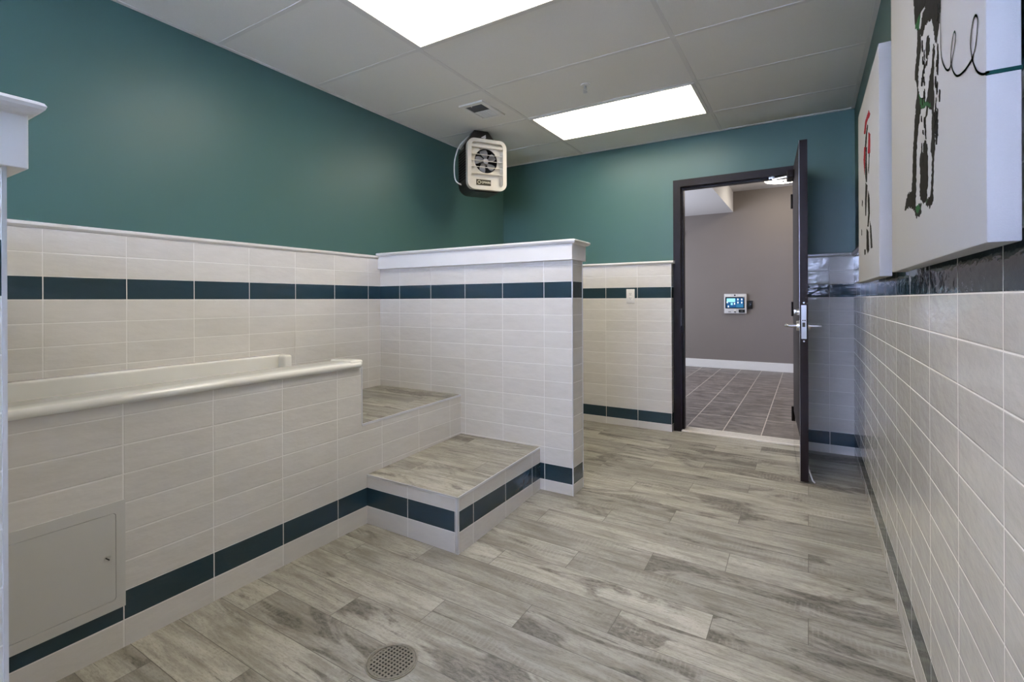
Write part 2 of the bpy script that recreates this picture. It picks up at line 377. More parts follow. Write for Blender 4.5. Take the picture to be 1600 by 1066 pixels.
for j in range(-6, 4): box(bm, XLP, XRP, GY0+j*GY-0.012, GY0+j*GY+0.012, ZC-0.0005, ZC+0.007)
box(bm, XLP, XLP+0.022, -1.72, YBP, ZC-0.002, ZC+0.007); box(bm, XRP-0.022, XRP, -1.72, YBP, ZC-0.002, ZC+0.007)
box(bm, XLP, XRP, YBP-0.022, YBP, ZC-0.002, ZC+0.007)
obj('ceiling_grid', bm, M['ceil_rail'], ceil)

# ------------------------------------------------------------------ walls
ZCAP0, ZCAP1 = 1.432, 1.457
def cap_profile(face, back, sgn):
    """rounded cap tile outline (horizontal coord, z)"""
    p = 0.016*sgn
    return [(back, ZCAP0), (face + 0.3*p, ZCAP0), (face + 0.6*p, ZCAP0+0.004), (face + p, ZCAP0+0.010), (face + p, ZCAP1-0.007), (face + 0.6*p, ZCAP1-0.001), (face + 0.2*p, ZCAP1), (back, ZCAP1)]
ZB = -0.12
wl = struct(obj('wall_left', box(B(), -2.86, XLP, -1.75, 4.48, ZB, ZC+0.006), M['teal']))
obj('wainscot', box(B(), XLP, XL, -1.70, YBP, ZB, ZCAP0), M['tile_left'], wl)
obj('cap_tiles', prism(B(), cap_profile(XL, XLP, 1), 'y', -1.70, YBP), M['cap_tile'], wl, smooth=True)
wr = struct(obj('wall_right', box(B(), XRP, 0.42, -1.75, 4.48, ZB, ZC+0.006), M['teal']))
obj('wainscot', box(B(), XR, XRP, -1.70, YBP, ZB, ZCAP0), M['tile_right'], wr)
obj('cap_tiles', prism(B(), cap_profile(XR, XRP, -1), 'y', -1.70, YBP), M['cap_tile'], wr, smooth=True)
DX0, DX1, DZ = -0.932, -0.092, 2.085        # clear door opening
bm = B(); YH = 4.475
box(bm, XLP, DX0-0.03, YBP, YH, ZB, 2.86); box(bm, DX1+0.03, XRP, YBP, YH, ZB, 2.86); box(bm, DX0-0.03, DX1+0.03, YBP, YH, DZ+0.02, 2.86)
wb = struct(obj('wall_back', bm, M['teal']))
obj('wainscot', box(B(), XL, -0.997, YB, YBP, ZB, ZCAP0), M['tile_back'], wb)
obj('wainscot', box(B(), -0.030, XR, YB, YBP, ZB, ZCAP0), M['tile_back_right'], wb)
bm = prism(B(), cap_profile(YB, YBP, -1), 'x', XL, -0.978); prism(bm, cap_profile(YB, YBP, -1), 'x', -0.045, XR)
obj('cap_tiles', bm, M['cap_tile'], wb, smooth=True)
# wall behind the camera with its window
WX0, WX1, WZ0, WZ1 = -1.75, 0.15, 1.45, 2.35
bm = B()
box(bm, -2.86, WX0, -1.86, -1.70, ZB, ZC+0.006); box(bm, WX1, 0.42, -1.86, -1.70, ZB, ZC+0.006)
box(bm, WX0, WX1, -1.86, -1.70, ZB, WZ0); box(bm, WX0, WX1, -1.86, -1.70, WZ1, ZC+0.006)
struct(obj('wall_front', bm, M['teal']))
w1 = struct(empty('window_1', (WX0, -1.78, WZ0)))
bm = B()
for a in ((WX0, WX0+0.05, WZ0, WZ1), (WX1-0.05, WX1, WZ0, WZ1), (WX0, WX1, WZ0, WZ0+0.05), (WX0, WX1, WZ1-0.05, WZ1), ((WX0+WX1)/2-0.02, (WX0+WX1)/2+0.02, WZ0, WZ1)):
    box(bm, a[0], a[1], -1.81, -1.75, a[2], a[3])
obj('window_frame', bm, M['white_paint'], w1)
obj('pane', box(B(), WX0+0.05, WX1-0.05, -1.783, -1.779, WZ0+0.05, WZ1-0.05), M['glass'], w1)

# ------------------------------------------------------------------ half walls either side of the tub
def half_wall(y0, y1, label, tmat, wall_y0=None):
    t = thing('tiled_half_wall', label, 'half wall', (XE-0.1, (y0+y1)/2, floor_z(XE, (y0+y1)/2)))
    obj('tiled_wall', box(B(), XL, XE, y0, y1, ZB, 1.365), tmat, t)
    bm = B()
    for yy in (y0, y1): box(bm, XE-0.0035, XE+0.0025, min(yy, yy+0.0045*(1 if yy == y0 else -1))-0.001, max(yy, yy+0.0045*(1 if yy == y0 else -1))+0.001, floor_z(XE, yy)-0.01, 1.362)
    obj('corner_trim', bm, M['chrome'], t, label='slim metal corner trim')
    # white painted top: frieze board and crown
    a, c = 0.026, 0.044; ax, cx_ = 0.012, 0.036
    ap = obj('frieze_board', box(B(), XL+0.001, XE+ax, y0-a, y1+a, 1.357, 1.450, 0.0015, 1), M['white_paint'], t, smooth=True)
    bm = B()
    prof = [(0.014, 1.444), (0.020, 1.447), (0.026, 1.450), (0.031, 1.450), (0.037, 1.454), (0.042, 1.460), (0.044, 1.466), (0.041, 1.471), (0.034, 1.474)]
    rings = []
    for d, z in prof:
        ex = d - 0.008
        rings.append([bm.verts.new(p) for p in ((XL+0.0005-0, y0-d, z), (XE+ex, y0-d, z), (XE+ex, y1+d, z), (XL+0.0005, y1+d, z))])
    for r0, r1 in zip(rings, rings[1:]):
        for i in range(4): bm.faces.new((r0[i], r0[(i+1) % 4], r1[(i+1) % 4], r1[i]))
    bm.faces.new(list(reversed(rings[0]))); bm.faces.new(rings[-1])
    obj('crown_ledge', bm, M['white_paint'], t)
    return t
half_wall(YP0, YP1, 'far white-tiled half wall with white crown ledge, behind the steps', M['tile_part'])
half_wall(YN0, YN1, 'near half wall with white crown ledge at the left edge of the picture', M['tile_near'])

# ------------------------------------------------------------------ tub surround, platform, step
t = thing('tub_surround', 'white-tiled front wall of the bathtub with one dark blue course near the floor', 'tiled tub front', (XT-0.05, 1.0, -0.03))
obj('tiled_wall', box(B(), XT-0.09, XT, YN1, YT, ZB, 0.788), M['tile_tub'], t)
obj('corner_trim', box(B(), XT-0.006, XT+0.002, YT-0.004, YT+0.002, 0.49, 0.788), M['chrome'], t, label='slim metal corner trim')
def ztop_up(x, y): return 0.492 + 0.012*min(1, max(0, (y-YT)/(YP0-YT)))
def ztop_lo(x, y): return 0.223 + 0.024*min(1, max(0, (y-YS)/(YP0-YS)))
t = thing('tiled_platform', 'upper tiled landing beside the tub, topped with grey wood-look planks', 'platform', ((XL+XT)/2, 2.17, -0.03))
obj('riser', box(B(), XL, XT, YT, YP0, ZB, 0.480, zt=lambda x, y: ztop_up(x, y)-0.010), M['tile_tub'], t)
obj('plank_top', box(B(), XL, XT-0.004, YT, YP0, 0.47, 0.5, zt=ztop_up), M['plank'], t)
bm = B(); box(bm, XT-0.005, XT+0.0025, YT-0.001, YP0, 0.480, 0.5, zt=lambda x, y: ztop_up(x, y)+0.001)
for v in bm.verts:
    if v.co.z < 0.485: v.co.z = ztop_up(0, v.co.y)-0.009
obj('edge_trim', bm, M['chrome'], t, label='slim metal edge trim')
t = thing('tiled_step', 'low tiled step topped with grey wood-look planks and banded dark blue', 'step', ((XT+XS)/2, 2.15, -0.03))
obj('riser', box(B(), XT, XS, YS, YP0, ZB, 0.2, zt=lambda x, y: ztop_lo(x, y)-0.009), M['tile_step'], t)
obj('plank_top', box(B(), XT, XS-0.004, YS+0.004, YP0, 0.20, 0.22, zt=ztop_lo), M['plank'], t)
bm = B(); box(bm, XS-0.0045, XS+0.002, YS-0.002, YP0, 0.2, 0.22, zt=lambda x, y: ztop_lo(x, y)+0.001)
box(bm, XT, XS+0.002, YS-0.002, YS+0.0045, 0.2, 0.22, zt=lambda x, y: ztop_lo(x, y)+0.001)
for v in bm.verts:
    if v.co.z < 0.205: v.co.z = ztop_lo(0, v.co.y)-0.008
obj('edge_trim', bm, M['chrome'], t, label='slim metal edge trim')
obj('corner_trim', box(B(), XS-0.012, XS+0.0022, YS-0.0022, YS+0.008, -0.06, 0.222), M['chrome'], t, label='slim upright metal corner trim')

# ------------------------------------------------------------------ bathtub
t = thing('bathtub', 'cream-white enamel tub set between the tiled front and the left wall', 'bathtub', ((XL+XT)/2, 1.0, 0.10))
XB0 = XL + 0.002
bm = B()   # shell: floor, back panel, end wall with low notch, front panel
box(bm, XB0, XT-0.092, YN1+0.002, YT, 0.36, 0.40, 0.004)
box(bm, XB0, XB0+0.060, YN1+0.002, 1.79, 0.38, 0.814, 0.010, 3)
box(bm, XT-0.16, XT-0.092, YN1+0.002, YT, 0.38, 0.800, 0.006, 3)
box(bm, XB0+0.02, XT-0.10, YN1+0.002, YN1+0.05, 0.38, 0.800, 0.006)
box(bm, XB0+0.02, XT-0.10, YT-0.055, YT-0.001, 0.38, 0.515, 0.010, 3)
box(bm, XB0+0.02, XB0+0.115, YT-0.020, 1.79, 0.507, 0.813, 0.014, 3)
obj('basin', bm, M['enamel'], t, smooth=True)
# rolled front rim with a small return at the open end
def rim_prof():
    cx_, cz, out = XT+0.004, 0.803, []
    pts = [(XT-0.165, 0.800), (XT-0.165, 0.812), (XT-0.155, 0.816), (XT-0.02, 0.817)]
    for k in range(0, 9):
        a = math.radians(90 - 180*k/8); pts.append((XT+0.002 + 0.016*math.cos(a), 0.801 + 0.016*math.sin(a)))
    pts += [(XT-0.03, 0.786), (XT-0.10, 0.788)]
    return pts
bm = prism(B(), rim_prof(), 'y', YN1+0.002, 1.748)
bmesh.ops.bevel(bm, geom=[e for e in bm.edges if abs(e.verts[0].co.y-1.748) < 1e-5 and abs(e.verts[1].co.y-1.748) < 1e-5], offset=0.010, segments=3, affect='EDGES')
obj('front_rim', bm, M['enamel'], t, smooth=True)
obj('rim_return', box(B(), XT-0.150, XT+0.012, 1.672, 1.756, 0.792, 0.826, 0.012, 4), M['enamel'], t, smooth=True)

# ------------------------------------------------------------------ access panel in the tub front
t = thing('access_panel', 'grey painted access panel low in the tiled tub front', 'access panel', (XT, 0.55, 0.11))
y0, y1, z0, z1 = 0.370, 0.7325, 0.109, 0.465
outer = rrect(y1-y0, z1-z0, 0.002, 5, (y0+y1)/2, (z0+z1)/2); iy0, iy1, iz0, iz1 = y0+0.027, 0.7065, 0.141, 0.430
inner = rrect(iy1-iy0, iz1-iz0, 0.010, 5, (iy0+iy1)/2, (iz0+iz1)/2)
obj('panel_frame', ring_prism(B(), outer, inner, 'x', XT-0.004, XT+0.0035), M['grey_panel'], t)
obj('panel_gap', prism(B(), rrect(iy1-iy0+0.002, iz1-iz0+0.002, 0.010, 5, (iy0+iy1)/2, (iz0+iz1)/2), 'x', XT-0.004, XT+0.0012), M['black'], t)
dr = obj('panel_door', prism(B(), rrect(iy1-iy0-0.0024, iz1-iz0-0.0024, 0.009, 5, (iy0+iy1)/2, (iz0+iz1)/2), 'x', XT, XT+0.0032), M['grey_panel'], t)
bm = ring_prism(B(), [(0.683+0.0100*math.cos(a*PI/12), 0.286+0.0100*math.sin(a*PI/12)) for a in range(24)], [(0.683+0.0086*math.cos(a*PI/12), 0.286+0.0086*math.sin(a*PI/12)) for a in range(24)], 'x', XT+0.0032, XT+0.0036)
cyl(bm, (XT+0.003, 0.683, 0.286), (XT+0.0040, 0.683, 0.286), 0.0080)
sc = obj('cam_latch', bm, M['steel'], dr)
bm = prism(B(), [(0.683+sx*0.0055+sy*0.0012, 0.286-sx*0.0055+sy*0.0012) for sx, sy in ((-1, -1), (1, -1), (1, 1), (-1, 1))], 'x', XT+0.0038, XT+0.0044)
bm2 = sc; o = obj('latch_slot', bm, M['black'], dr)

# ------------------------------------------------------------------ floor drain
dcx, dcy = -1.157, 1.150; dz = floor_z(dcx, dcy); R_ = 0.079
t = thing('floor_drain', 'round perforated metal floor drain set in the grey plank floor', 'floor drain', (dcx, dcy, dz))
obj('drain_recess_shade', cyl(B(), (dcx, dcy, dz-0.002), (dcx, dcy, dz+0.0006), R_+0.002, seg=64), M['black'], t)  # black disc paints the dark of the recess below the grate
bm = B(); lathe(bm, [(R_+0.0035, dz-0.001), (R_+0.0035, dz+0.002), (R_-0.001, dz+0.0022), (R_-0.001, dz)], dcx, dcy, 64)
obj('drain_ring', bm, M['drain_metal'], t, smooth=True)
bm = B(); lathe(bm, [(R_-0.002, dz+0.0004), (R_-0.002, dz+0.0028), (R_-0.009, dz+0.0028), (R_-0.009, dz+0.0004)], dcx, dcy, 64)
pit, bar = 0.0128, 0.0029
for k in range(-6, 7):
    c0 = k*pit; h = math.sqrt(max(0, (R_-0.006)**2 - c0*c0))
    if h > 0.01:
        box(bm, dcx-h, dcx+h, dcy+c0-bar, dcy+c0+bar, dz+0.0008, dz+0.0016)
        box(bm, dcx+c0-bar, dcx+c0+bar, dcy-h, dcy+h, dz+0.0008, dz+0.0017)
obj('grate', bm, M['drain_metal'], t)

# ------------------------------------------------------------------ ceiling lights
for k, (ya, lab, lm) in enumerate(((GY0-GY, 'ceiling light panel nearest the camera, cut off by the top of the picture', 'lens_a'), (GY0+2*GY, 'lit rectangular ceiling light panel in front of the doorway wall', 'lens_b'))):
    xa, xb, yb_ = GX0, GX0+GX, ya+GY
    t = thing('ceiling_light', lab, 'ceiling light', ((xa+xb)/2, (ya+yb_)/2, ZC+0.08))
    o_, i_ = [(xa+0.010, ya+0.010), (xb-0.010, ya+0.010), (xb-0.010, yb_-0.010), (xa+0.010, yb_-0.010)], [(xa+0.034, ya+0.026), (xb-0.034, ya+0.026), (xb-0.034, yb_-0.026), (xa+0.034, yb_-0.026)]
    obj('light_frame', ring_prism(B(), o_, i_, 'z', ZC-0.006, ZC+0.012), M['ceil_rail'], t)
    obj('diffuser', box(B(), xa+0.033, xb-0.033, ya+0.025, yb_-0.025, ZC-0.002, ZC+0.004), M[lm], t)

# ------------------------------------------------------------------ ceiling vent, sprinkler
t = thing('ceiling_vent', 'small square white ceiling register with slats painted as shaded above the heater', 'ceiling vent', (-2.02, 2.94, ZC))
vx0, vx1, vy0, vy1 = -2.125, -1.925, 2.790, 3.090
ring_o, ring_i = [(vx0, vy0), (vx1, vy0), (vx1, vy1), (vx0, vy1)], [(vx0+0.03, vy0+0.035), (vx1-0.03, vy0+0.035), (vx1-0.03, vy1-0.035), (vx0+0.03, vy1-0.035)]
obj('vent_frame', ring_prism(B(), ring_o, ring_i, 'z', ZC-0.010, ZC+0.006), M['plastic_white'], t)
obj('duct_opening', box(B(), vx0+0.03, vx1-0.03, vy0+0.035, vy1-0.035, ZC-0.001, ZC+0.0013), M['black'], t)
bm = B(); ym = 2.935
n = 9
for i in range(n):
    y = vy0+0.039 + (ym-vy0-0.042)*i/(n-1); prism(bm, [(y, ZC-0.001), (y+0.002, ZC-0.001), (y+0.004, ZC-0.007), (y+0.002, ZC-0.007)], 'x', vx0+0.03, vx1-0.03)
obj('near_slats', bm, M['dark_plastic_shade'], t)  # near bank coloured dark to stand in for the shade in its gaps
bm = B()
for i in range(8):
    y = ym + (vy1-0.037-ym)*i/8; prism(bm, [(y, ZC-0.001), (y+0.0145, ZC-0.001), (y+0.0145, ZC-0.005), (y, ZC-0.008)], 'x', vx0+0.03, vx1-0.03)
obj('far_slats', bm, M['plastic_white'], t)
bm = B(); cyl(bm, (-2.035, vy0+0.030, ZC-0.012), (-2.035, vy0+0.030, ZC-0.018), 0.004, seg=12)
obj('damper_lever', bm, M['plastic_white'], t)
t = thing('sprinkler_head', 'small white fire sprinkler head hanging from a ceiling tile', 'sprinkler', (-1.225, 2.945, ZC))
bm = B(); lathe(bm, [(0.002, ZC-0.006), (0.012, ZC-0.007), (0.028, ZC-0.004), (0.030, ZC+0.003), (0.030, ZC+0.006)], -1.225, 2.945, 32)
obj('escutcheon', bm, M['plastic_white'], t, smooth=True)
bm = B(); cyl(bm, (-1.225, 2.945, ZC-0.004), (-1.225, 2.945, ZC-0.022), 0.008, seg=16); cyl(bm, (-1.225, 2.945, ZC-0.022), (-1.225, 2.945, ZC-0.044), 0.003, seg=10)
for s in (-1, 1): tube(bm, [(-1.225+s*0.006, 2.945, ZC-0.02), (-1.225+s*0.012, 2.945, ZC-0.033), (-1.225+s*0.002, 2.945, ZC-0.047)], 0.002, 6)
obj('nozzle', bm, M['steel'], t)
obj('deflector', cyl(B(), (-1.225, 2.945, ZC-0.047), (-1.225, 2.945, ZC-0.049), 0.014, seg=20), M['steel'], t)

# ------------------------------------------------------------------ power outlet
t = thing('power_outlet', 'white duplex power outlet on the tiled wall left of the doorway', 'power outlet', (-1.350, YB, 1.157))
obj('wall_plate', box(B(), -1.387, -1.313, YB-0.006, YB, 1.096, 1.219, 0.002), M['plastic_white'], t, smooth=True)
for zc in (1.178, 1.138):
    rc = obj('receptacle', box(B(), -1.367, -1.333, YB-0.009, YB-0.004, zc-0.017, zc+0.015, 0.001, 1), M['plastic_white'], t)
    for dx in (-0.0065, 0.0065): obj('socket_slot', box(B(), -1.350+dx-0.0013, -1.350+dx+0.0013, YB-0.0096, YB-0.0085, zc-0.002, zc+0.007), M['black'], rc)
    obj('socket_slot', cyl(B(), (-1.350, YB-0.0096, zc-0.009), (-1.350, YB-0.0085, zc-0.009), 0.0028, seg=12), M['black'], rc)

# ------------------------------------------------------------------ door_1
d1 = struct(empty('door_1', ((DX0+DX1)/2, YBP, 0)), 'dark bronze metal door standing open into the room')
bm = B(); fy0, fy1 = YBP-0.022, YH+0.015; fw = 0.060
for xa, xb in ((DX0-fw, DX0), (DX1, DX1+fw)):
    box(bm, xa, xb, fy0, YBP, 0, DZ); box(bm, xa, xb, YH, fy1, 0, DZ)
box(bm, DX0-fw, DX1+fw, fy0, YBP, DZ, DZ+fw); box(bm, DX0-fw, DX1+fw, YH, fy1, DZ, DZ+fw)
box(bm, DX0-0.03, DX0, YBP, YH, 0, DZ+0.02); box(bm, DX1, DX1+0.03, YBP, YH, 0, DZ+0.02); box(bm, DX0, DX1, YBP, YH, DZ, DZ+0.02)
fr = obj('frame', bm, M['frame_paint'], d1)
bm = B(); sy0, sy1 = fy0+0.050, fy0+0.105
box(bm, DX0, DX0+0.016, sy0, sy1, 0, DZ); box(bm, DX1-0.010, DX1, sy0, sy1, 0, DZ); box(bm, DX0+0.016, DX1-0.010, sy0, sy1, DZ-0.016, DZ)
obj('door_stop', bm, M['frame_paint'], fr)
obj('strike_plate', box(B(), DX0-0.001, DX0+0.0015, fy0+0.008, fy0+0.040, 0.90, 1.05), M['steel'], fr)
obj('threshold', box(B(), DX0, DX1, YBP-0.012, YH+0.005, -0.01, 0.010, 0.003, 1), M['marble'], d1, label='pale stone threshold')
for yy in (YBP+0.03, YBP+0.07, YBP+0.105): obj('threshold_groove', box(B(), DX0, DX1, yy, yy+0.004, 0.0095, 0.0108), M['taupe'], d1)
# leaf: hinge point at the left-face corner, turned a little past square
hx, hy_ = -0.101, 4.318; fx_, fy_ = -0.047, 3.482
ang = math.atan2(fy_-hy_, fx_-hx); LL = math.hypot(fx_-hx, fy_-hy_); TH = 0.044
RT = Matrix.Translation((hx, hy_, 0)) @ Matrix.Rotation(ang, 4, 'Z')     # local x along the leaf away from the hinge, local +y towards the right wall
def L2W(bm): bm.transform(RT); return bm
leaf = obj('door_leaf', L2W(box(B(), 0, LL, 0, TH, 0.010, 2.100)), M['door_paint'], d1)
obj('edge_strip', L2W(box(B(), LL-0.006, LL+0.0006, -0.0008, 0.0006, 0.012, 2.098)), M['steel'], leaf)
obj('kick_plate', L2W(box(B(), 0.012, LL-0.014, -0.0016, 0, 0.025, 0.280)), M['mirror'], leaf, label='polished steel kick plate')
obj('lock_plate', L2W(box(B(), LL, LL+0.0015, 0.008, TH-0.008, 0.882, 1.088, 0.0004, 1)), M['steel'], leaf)
bm = B(); cyl(bm, (LL, TH/2, 1.103), (LL+0.0018, TH/2, 1.103), 0.0050, seg=16); cyl(bm, (LL, TH/2, 0.867), (LL+0.0018, TH/2, 0.867), 0.0050, seg=16)
obj('plate_screw', L2W(bm), M['steel'], leaf)
bm = B(); box(bm, LL, LL+0.0022, 0.014, 0.020, 0.990, 0.998); box(bm, LL, LL+0.0022, 0.024, 0.031, 0.990, 0.998); box(bm, LL, LL+0.0022, 0.014, 0.029, 0.955, 0.982)
obj('latch_opening', L2W(bm), M['badge'], leaf)
lx = LL-0.065; LZ = 0.958
for sgn, y_ in ((-1, 0.0), (1, TH)):
    bm = B(); cyl(bm, (lx, y_, LZ), (lx, y_+sgn*0.014, LZ), 0.031, 0.029, 32); cyl(bm, (lx, y_, LZ), (lx, y_+sgn*0.060, LZ), 0.010, seg=20)
    tube(bm, [(lx, y_+sgn*0.055, LZ), (lx-0.012, y_+sgn*0.068, LZ), (lx-0.045, y_+sgn*0.070, LZ), (lx-0.115, y_+sgn*0.066, LZ)], 0.0085, 12)
    obj('lever_handle', L2W(bm), M['steel'], leaf, smooth=True)
bm = B(); cyl(bm, (lx, 0, 1.045), (lx, -0.012, 1.045), 0.020, 0.018, 24); box(bm, lx-0.004, lx+0.004, -0.028, -0.012, 1.030, 1.060, 0.002)
obj('deadbolt_turn', L2W(bm), M['steel'], leaf, smooth=True)
for z in (0.25, 1.05, 1.87):
    obj('hinge', cyl(B(), (hx-0.006, hy_-0.008, z-0.055), (hx-0.006, hy_-0.008, z+0.055), 0.008, seg=16), M['frame_paint'], leaf)
# closer arm from the leaf to the frame head
bm = B()
pA = RT @ Vector((0.17, -0.010, 2.035)); pB = Vector((-0.235, fy0+0.055, DZ-0.014))
tube(bm, [pA, pA.lerp(pB, 0.5), pB], 0.010, 8, 2)
obj('closer_arm', bm, M['steel'], leaf, smooth=True)
bm = B(); box(bm, 0.10, 0.28, -0.045, 0.0, 2.00, 2.055, 0.006)
obj('closer_body', L2W(bm), M['frame_paint'], leaf)
obj('arm_bracket', box(B(), pB.x-0.03, pB.x+0.012, pB.y-0.012, pB.y+0.012, DZ-0.014, DZ), M['steel'], leaf)
bm = B(); tube(bm, [(LL-0.045, TH+0.002, 0.075), (LL-0.035, TH+0.012, 0.045), (LL-0.022, TH+0.022, 0.016), (LL-0.015, TH+0.034, 0.006)], 0.0045, 8)
box(bm, LL-0.058, LL-0.030, TH, TH+0.004, 0.055, 0.10)
obj('kick_down_holder', L2W(bm), M['plastic_white'], leaf, label='white kick-down door holder')

# ------------------------------------------------------------------ hallway beyond the door
YF, HZ = 8.59, 2.852
struct(obj('floor_hall', box(B(), -3.6, 1.4, YH, YF, -0.10, 0.0), M['hall_floor']))
struct(obj('wall_hall_far', box(B(), -3.6, 1.4, YF, YF+0.1, -0.1, HZ), M['taupe']))
struct(obj('wall_hall_left', box(B(), -3.7, -3.6, YH, YF, -0.1, HZ), M['taupe']))
struct(obj('wall_hall_right', box(B(), 1.4, 1.5, YH, YF, -0.1, HZ), M['taupe']))
bm = B(); box(bm, -3.6, -2.86, YH-0.04, YH, -0.1, HZ); box(bm, XRP, 1.4, YH-0.04, YH, -0.1, HZ)
struct(obj('wall_hall_near', bm, M['taupe']))
struct(obj('ceiling_hall', box(B(), -3.6, 1.4, YH, YF, HZ, HZ+0.08), M['hall_white']))
struct(obj('trim_1', box(B(), -3.6, -1.033, YH, YF, 2.527, HZ), M['hall_white']), 'white dropped soffit over the left side of the hallway')
struct(obj('baseboard_hall', box(B(), -3.6, 1.4, YF-0.016, YF, 0, 0.136, 0.003, 1), M['white_paint']))
t = thing('hall_ceiling_lamp', 'glowing round drum lamp on the hallway ceiling, seen through the doorway', 'ceiling lamp', (-0.295, 7.79, HZ))
bm = B(); lathe(bm, [(0.235, HZ-0.002), (0.236, HZ-0.060), (0.225, HZ-0.074), (0.15, HZ-0.080), (0.001, HZ-0.082)], -0.295, 7.79)
obj('lamp_shade', bm, M['lamp_glow'], t, smooth=True)
obj('ceiling_plate', cyl(B(), (-0.295, 7.79, HZ-0.010), (-0.295, 7.79, HZ), 0.245, seg=48), M['plastic_white'], t)
bm = B(); lathe(bm, [(0.022, HZ-0.081), (0.020, HZ-0.090), (0.010, HZ-0.098), (0.001, HZ-0.100)], -0.295, 7.79, 20)
obj('finial', bm, M['steel'], t, smooth=True)
# intercom panel, card reader, sensor box on the far wall
t = thing('intercom_panel', 'silver intercom with a lit blue touch screen on the far hallway wall', 'intercom', (-1.003, YF, 1.052))
ix0, ix1, iz0, iz1 = -1.167, -0.840, 0.896, 1.209; yf = YF-0.045
obj('housing', box(B(), ix0, ix1, yf, YF, iz0, iz1, 0.006), M['silver_plastic'], t, smooth=True)
W_, H_ = ix1-ix0, iz1-iz0
def U(u, v): return ix0+W_*u, iz1-H_*v
def patch(name, u0, v0, u1, v1, y0, y1, mat, parent):
    a = U(u0, v1); b_ = U(u1, v0); return obj(name, box(B(), a[0], b_[0], y0, y1, a[1], b_[1]), mat, parent)
scn = patch('touch_screen', 0.055, 0.16, 0.915, 0.745, yf-0.003, yf, M['black_plastic'], t)
patch('screen_picture', 0.11, 0.22, 0.87, 0.70, yf-0.0035, yf-0.003, M['screen_blue'], scn)
patch('screen_picture', 0.12, 0.23, 0.50, 0.42, yf-0.004, yf-0.0035, M['screen_pale'], scn)
patch('screen_picture', 0.55, 0.52, 0.86, 0.69, yf-0.004, yf-0.0035, M['screen_mid'], scn)
patch('screen_picture', 0.30, 0.46, 0.39, 0.57, yf-0.004, yf-0.0035, M['screen_pale'], scn)
for u, v in ((0.60, 0.24), (0.77, 0.24), (0.60, 0.40), (0.77, 0.40), (0.12, 0.39), (0.17, 0.60), (0.45, 0.46)):
    patch('screen_icon', u, v, u+0.045, v+0.085, yf-0.0045, yf-0.0035, M['screen_icon'], scn)
patch('speaker_bar', 0.04, 0.05, 0.30, 0.12, yf-0.002, yf, M['plastic_white'], t); patch('speaker_bar', 0.64, 0.05, 0.91, 0.12, yf-0.002, yf, M['plastic_white'], t)
cm_ = U(0.485, 0.07); obj('camera_lens', cyl(B(), (cm_[0], yf-0.004, cm_[1]), (cm_[0], yf, cm_[1]), 0.011, seg=20), M['black_plastic'], t)
patch('call_button', 0.425, 0.79, 0.545, 0.875, yf-0.003, yf, M['plastic_white'], t); patch('button_window', 0.45, 0.90, 0.53, 0.95, yf-0.002, yf, M['black_plastic'], t)
patch('name_plate', 0.19, 0.90, 0.31, 0.935, yf-0.001, yf, M['dark_plastic_shade'], t)
rp = patch('reader_window', 0.655, 0.79, 0.925, 0.96, yf-0.003, yf, M['black_plastic'], t)
patch('window_mark', 0.73, 0.855, 0.85, 0.89, yf-0.0035, yf-0.003, M['dark_plastic_shade'], rp)
o = obj('card_reader', box(B(), -0.835, -0.757, YF-0.022, YF, 0.968, 1.099, 0.005), M['black_plastic'], smooth=True)
tag(o, 'small black card reader on the hallway wall right of the intercom', 'card reader')
t = thing('wall_sensor', 'small white sensor box on the far hallway wall beside the door frame', 'sensor', (-1.835, YF, 2.22))
obj('sensor_housing', prism(B(), [(YF, 2.165), (YF-0.03, 2.175), (YF-0.045, 2.20), (YF-0.045, 2.24), (YF-0.03, 2.27), (YF, 2.275)], 'x', -1.865, -1.805), M['plastic_white'], t)
obj('sensor_window', box(B(), -1.855, -1.815, YF-0.047, YF-0.043, 2.205, 2.225), M['dark_plastic_shade'], t)

# ------------------------------------------------------------------ unit heater hung in the corner
ht = thing('unit_heater', 'brown unit heater with almond louvred front and fan, hung from the ceiling corner', 'heater', (-2.21, 3.278, 2.220), math.radians(55)); ht['local'] = 1
def LH(name, bm, mat, parent=ht, **k):
    o = obj(name, bm, mat, None, **k); o.parent = parent; return o
cb = B(); ring_prism(cb, rrect(0.330, 0.412, 0.085, 6, 0, -0.010), rrect(0.322, 0.404, 0.082, 6, 0, -0.010), 'y', 0.035, 0.250); prism(cb, rrect(0.324, 0.406, 0.083, 6, 0, -0.010), 'y', 0.246, 0.250)
case = LH('case', cb, M['brown'])
bm = B()
for k in range(11):
    z = 0.115 - k*0.022; box(bm, -0.1680, -0.1640, 0.060, 0.230, z-0.006, z+0.002)
sl = LH('side_slots', bm, M['black'], case)
LH('front_bezel', (lambda b: (ring_prism(b, rrect(0.335, 0.408, 0.060, 8), rrect(0.270, 0.350, 0.028, 8), 'y', 0.0, 0.045), b)[1])(B()), M['almond'], smooth=True)
# inner panel with a round opening
ns = 64; R0 = 0.098; cz = 0.036; cxh = 0.0
outl, inn = [], []
bm = B()
for k in range(64):
    a = 2*PI*(k+0.5)/64; ca, sa = math.cos(a), math.sin(a)
    ts = [t_ for t_ in ((0.136-cxh)/ca if ca > 0 else (-0.136-cxh)/ca, (0.176-cz)/sa if sa > 0 else (-0.176-cz)/sa)]
    t_ = min(ts); outl.append((cxh+t_*ca, cz+t_*sa)); inn.append((cxh+R0*ca, cz+R0*sa))
ring_prism(bm, outl, inn, 'y', 0.032, 0.036)
LH('fan_panel', bm, M['almond'])
LH('fan_cavity', cyl(B(), (cxh, 0.100, cz), (cxh, 0.104, cz), 0.12, seg=40), M['black'])
fan = LH('fan_hub', cyl(B(), (cxh, 0.037, cz), (cxh, 0.085, cz), 0.022, 0.030, 24), M['fan_grey'], smooth=True)
